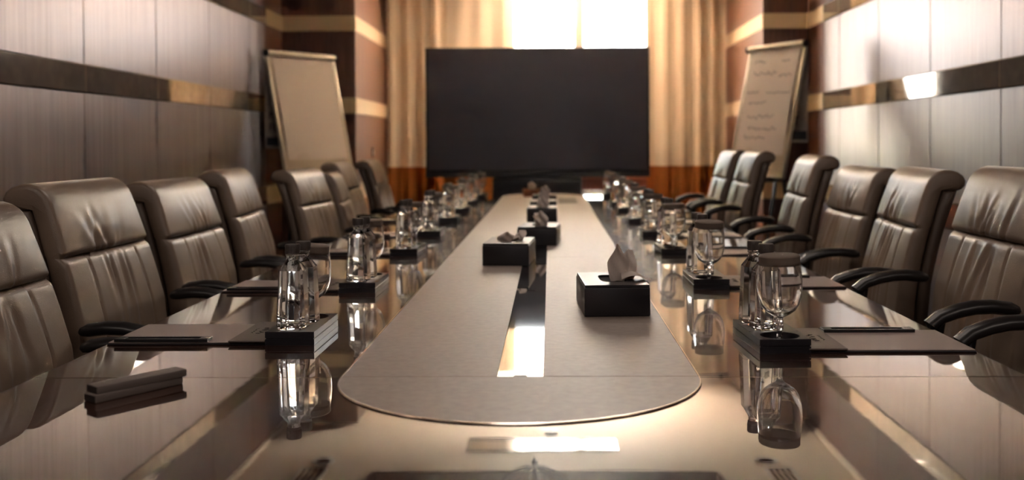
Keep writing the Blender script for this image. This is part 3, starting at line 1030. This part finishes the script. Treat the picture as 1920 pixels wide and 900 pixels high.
# ================================================================== TISSUE BOXES
def tissue_mesh(kind, seed):
    rr = random.Random(seed)
    m = MB()

    def petal(h, w, lean, turn, curl, base=(0, 0), fold=.5):
        ca, sa = math.cos(turn), math.sin(turn)

        def f(u, v):
            q = 2 * u - 1
            ww = w * (.30 + .95 * math.sin(PI * min(1, .12 + .80 * v)) ** .8) * (1 - .62 * max(0, v - .6) / .4)
            x = q * ww
            y = lean * v ** 1.6 + curl * (q * q) * (.3 + v) + .004 * math.sin(9 * v + 5 * q + seed)
            z = h * v * (1 - .10 * q * q * fold) - .012
            return (base[0] + x * ca - y * sa, base[1] + x * sa + y * ca, z)
        m.grid(f, 10, 12)
    if kind == 'tall':
        petal(.095, .021, .006, R(8), -.006)
        petal(.080, .026, .030, R(-35), .010, (.010, .004))

        def drape(u, v):
            x = .006 + .070 * v; y = -.028 + .05 * u - .02 * v
            z = .010 * math.sin(PI * min(1, v * 1.2)) + .002 + .012 * math.sin(PI * u) * (1 - v)
            return (x, y, z)
        m.grid(drape, 8, 10)
    elif kind == 'low':
        petal(.042, .026, -.010, R(20), .014, (-.012, 0))
        petal(.046, .022, .018, R(-50), .016, (.016, .010))
        petal(.032, .018, -.02, R(70), -.01, (.004, -.006))
    else:
        petal(.070, .024, -.006, R(rr.uniform(-25, 25)), .014)
        petal(.060, .026, .018, R(rr.uniform(40, 80)), .014, (.008, .010))
        petal(.050, .020, -.016, R(rr.uniform(-80, -40)), .012, (-.012, -.004))
    return m


def make_tissue_box(label, x, y, rz, kind, seed, leather=None, w=.152, d=.235, h=.072):
    lm = leather or M['black_leather']
    t = thing('tissue_box', label, 'tissue box', (x, y, ZR_ + .0006), R(rz), 'tissue boxes on the runner')
    a, b = w / 2, d / 2
    MB().box(-a, a, -b, b, 0, h - .006, .003, 2).build('box_body', lm, t)
    # lid with a slot
    sx, sy_ = .030, .062
    m = MB()
    n = 32
    inn = []
    for k in range(n):
        q = superloop(0, 1, 5, n)[k]
        inn.append((q[0] * sx, q[1] * sy_))
    A, Bb = a - .002, b - .002
    outp = []
    for k in range(n):
        q = 2 * PI * k / n
        c, s = math.cos(q), math.sin(q)
        px, py = inn[k]
        an = math.atan2(py, px)
        c, s = math.cos(an), math.sin(an)
        k1 = min(A / abs(c) if abs(c) > 1e-9 else 1e9, Bb / abs(s) if abs(s) > 1e-9 else 1e9)
        outp.append((c * k1, s * k1))
    # make sure the corners are corners
    for cx_, cy_ in ((A, Bb), (-A, Bb), (-A, -Bb), (A, -Bb)):
        j = min(range(n), key=lambda i: (outp[i][0] - cx_) ** 2 + (outp[i][1] - cy_) ** 2)
        outp[j] = (cx_, cy_)
    z0, z1 = h - .0055, h
    vs_ = [(p[0], p[1], z1) for p in inn] + [(p[0], p[1], z1) for p in outp] + [(p[0], p[1], z0) for p in inn] + [(p[0], p[1], z0) for p in outp]
    fs_ = []
    for k in range(n):
        k2 = (k + 1) % n
        fs_ += [(k, k2, n + k2, n + k), (n + k, n + k2, 3 * n + k2, 3 * n + k), (k2, k, 2 * n + k, 2 * n + k2), (2 * n + k, 3 * n + k, 3 * n + k2, 2 * n + k2)]
    m.add(vs_, fs_)
    m.build('lid', lm, t, 25)
    ol = [(p[0] * .99, p[1] * .99, h - .0052) for p in inn]
    MB().add(ol, [tuple(range(n))]).build('slot_lining', M['hole'], t, 0, fix=False)
    ts = tissue_mesh(kind, seed).build('tissue', M['tissue'], t, 70, fix=False)
    ts.location = (0.014 if kind == 'tall' else 0.004, -.01, h)
    return t


make_tissue_box('black leather tissue box with a tall tissue, nearest on the right of the strip', .147, 2.40, 3, 'tall', 1)
make_tissue_box('black leather tissue box with a low crumpled tissue, left of the strip', -.136, 3.35, -4.5, 'low', 2)
make_tissue_box('black leather tissue box, third from the camera, over the strip', -.042, 3.98, -5, 'mid', 3)
make_tissue_box('black leather tissue box, fourth from the camera down the runner', -.041, 5.12, 0, 'mid', 4)
make_tissue_box('black leather tissue box, fifth from the camera down the runner', -.040, 5.69, 1, 'mid', 5)
make_tissue_box('black leather tissue box, sixth from the camera down the runner', -.035, 6.30, 0, 'mid', 8)
make_tissue_box('small orange brown tissue box at the far end of the runner', -.14, 7.45, 4, 'mid', 9, M['orange_box'], .12, .16, .055)

# ================================================================== SLIM BOXES, near left
for k, (x, y, z, rz, lab) in enumerate(((-.672, 1.602, ZT + .0003, -35, 'slim grey box lying on the glossy table near the left corner, lower of two'),
                                        (-.669, 1.607, ZT + .0128, -38, 'slim grey box lying on top of another one near the left corner'))):
    t = thing('slim_box', lab, 'box', (x, y, z), R(rz), 'slim boxes near the left corner')
    MB().box(-.016, .016, -.077, .077, 0, .012, .0012, 2).build('box_sleeve', M['slim_box'], t)
    for s in (-1, 1):
        MB().box(-.0145, .0145, min(s * .0772, s * .0782), max(s * .0772, s * .0782), .001, .011).build('box_end', M['slim_end'], t, 0)


# ================================================================== FLIPCHARTS
def flipchart(label, tl, tr, zt, lean, W, Hh, used_paper, side):
    """tl, tr: plan positions of the top corners as the sitters see them; lean in m over the board's height"""
    tl, tr = Vector((*tl, 0)), Vector((*tr, 0))
    ux = (tr - tl); W = ux.length; ux.normalize()
    nrm = Vector((ux.y, -ux.x, 0))            # faces the viewer
    up = Vector((0, 0, math.cos(lean))) - nrm * math.sin(lean)
    top = (tl + tr) / 2 + Vector((0, 0, zt))
    t = thing('flipchart', label, 'flipchart', (top.x, top.y, 0))
    fw = nrm * math.cos(lean) + Vector((0, 0, math.sin(lean)))
    Mx = Matrix((ux, -fw, up)).transposed().to_4x4()      # local x across, y away from viewer, z up the board
    base = Matrix.Translation(Vector((0, 0, zt))) @ Mx
    h2 = W / 2

    def bd(x0, x1, y0, y1, z0, z1, bev=.003):
        return MB().box(x0, x1, y0, y1, z0, z1, bev, 2, T=base)
    bd(-h2, h2, 0, .014, -Hh, 0).build('board', M['board'], t)
    for s in (-1, 1):
        bd(s * h2 - .012, s * h2 + .012, -.006, .018, -Hh, 0, .005).build('edge_rail', M['board_frame'], t)
    bd(-h2 - .012, h2 + .012, -.006, .018, -Hh - .012, -Hh + .012, .005).build('edge_rail', M['board_frame'], t)
    MB().tube([(-h2 - .005, -.012, -.012), (h2 + .005, -.012, -.012)], .024, 14, T=base).build('clamp_bar', M['board_frame'], t)
    for s in (-1, 1):
        MB().tube([(s * (h2 + .004), -.012, -.012), (s * (h2 + .022), -.012, -.012)], .027, 14, T=base).build('end_cap', M['steel_dark'], t)
    pp = MB()
    pw = h2 - .035

    def pf(u, v):
        return (-pw + 2 * pw * u, -.008 - .004 * math.sin(PI * v) - .002 * math.sin(7 * u + 3 * v), -.03 - (.84 - .03) * v)
    pp.grid(pf, 12, 14, T=base)
    pa = pp.build('paper_pad', M['paper_r'] if used_paper else M['paper'], t, 60, fix=False)
    bd(-pw, pw, -.007, -.001, -.838, -.03, .001).build('pad_block', M['paper'], t)
    if used_paper:
        rr = random.Random(5)
        w_ = MB()
        for (zz, a, b, hh) in ((-.12, .1, .35, .03), (-.13, .68, .85, .02), (-.22, .12, .62, .05), (-.235, .66, .92, .04), (-.36, .05, .30, .03), (-.37, .45, .95, .02), (-.44, .12, .5, .025),
                               (-.55, .15, .7, .05), (-.64, .2, .8, .04), (-.71, .15, .6, .05)):
            a_ = MB()
            scribble(a_, -pw + 2 * pw * a, 0, 2 * pw * (b - a), hh, int(-zz * 100), 0, .0026, int(8 + 34 * (b - a)))
            for p in range(len(a_.v)):
                q = a_.v[p]; a_.v[p] = Vector((q.x, -.0145 + q.z * .5, zz + q.y))
            w_.add(a_.v, a_.f, base)
        w_.build('handwriting', M['ink'], pa, 60)
    # cover sheet turned over the top, hanging straight down behind
    ct = base @ Vector((0, .03, 0))
    cm = Matrix.Translation(ct) @ Matrix((ux, -nrm, Vector((0, 0, 1)))).transposed().to_4x4()
    cw = h2 - .012
    ch_ = .72
    cv = MB().box(-cw, cw, .0, .003, -ch_, 0.004, .001, 1, T=cm).build('pad_cover', M['cover'], t)
    MB().box(-cw + .01, cw - .01, -.0015, .0005, -ch_ + .02, -ch_ + .085, T=cm).build('cover_stripe', M['print_dark'], cv, 0)
    for txt, zz, sz in (('FLIPCHART', -ch_ + .13, .088), ('PAPER', -ch_ + .225, .075)):
        cu = bpy.data.curves.new('cover_lettering', 'FONT')
        cu.body = txt; cu.size = sz; cu.extrude = .0006
        cu.materials.append(M['print_dark'])
        tmp = bpy.data.objects.new('cover_lettering_curve', cu); C.objects.link(tmp)
        me = bpy.data.meshes.new_from_object(tmp.evaluated_get(bpy.context.evaluated_depsgraph_get()))
        bpy.data.objects.remove(tmp)
        o = bpy.data.objects.new('cover_lettering', me); C.objects.link(o)
        o.parent = cv
        o.matrix_local = cm @ Matrix.Translation((-cw + .03, -.0015, zz)) @ Matrix.Rotation(R(90), 4, 'X')
    # pen ledge and tripod
    ld = MB().box(-h2 + .05, h2 - .05, -.07, .0, -Hh - .035, -Hh - .015, .004, 2, T=base)
    ld.build('pen_ledge', M['black_plastic'], t)
    bt = base @ Vector((0, .02, -Hh + .1))
    hub = base @ Vector((0, .045, -.25))
    MB().tube([base @ Vector((0, .018, -.28)), base @ Vector((0, .06, -.22))], .022, 12).build('tilt_knob', M['chrome'], t)
    for s in (-1, 1):
        foot = base @ Vector((s * (h2 - .05), .02, -zt / math.cos(lean) + .0))
        foot.z = .012
        MB().tube([base @ Vector((s * (h2 - .09), .022, -.3)), base @ Vector((s * (h2 - .08), .022, -Hh)), foot], .012, 10).build('leg', M['steel_dark'], t)
    rear = Vector(hub) - nrm * (.22 if side == 'L' else .16); rear.z = .012
    MB().tube([hub, rear], .012, 10).build('leg', M['steel_dark'], t)
    return t


flipchart('plain flipchart with blank paper on a tripod in the left corner', (-2.13, 7.50), (-1.745, 8.02), 1.845, R(14), .64, 1.02, False, 'L')
flipchart('flipchart with handwritten paper on a tripod in the right corner', (1.565, 7.78), (1.855, 7.27), 1.872, R(13), .60, 1.0, True, 'R')

# wall switch on the alcove side
sw = thing('wall_switch', 'small dark switch plate on the red wood pilaster', 'switch', (AL + .0205, 9.05, 1.07))
MB().box(0, .008, -.022, .022, -.045, .045, .002, 1).build('plate', M['black_plastic'], sw)
MB().box(.008, .013, -.010, .010, -.02, .02, .002, 1).build('rocker', M['white_plastic'], sw)
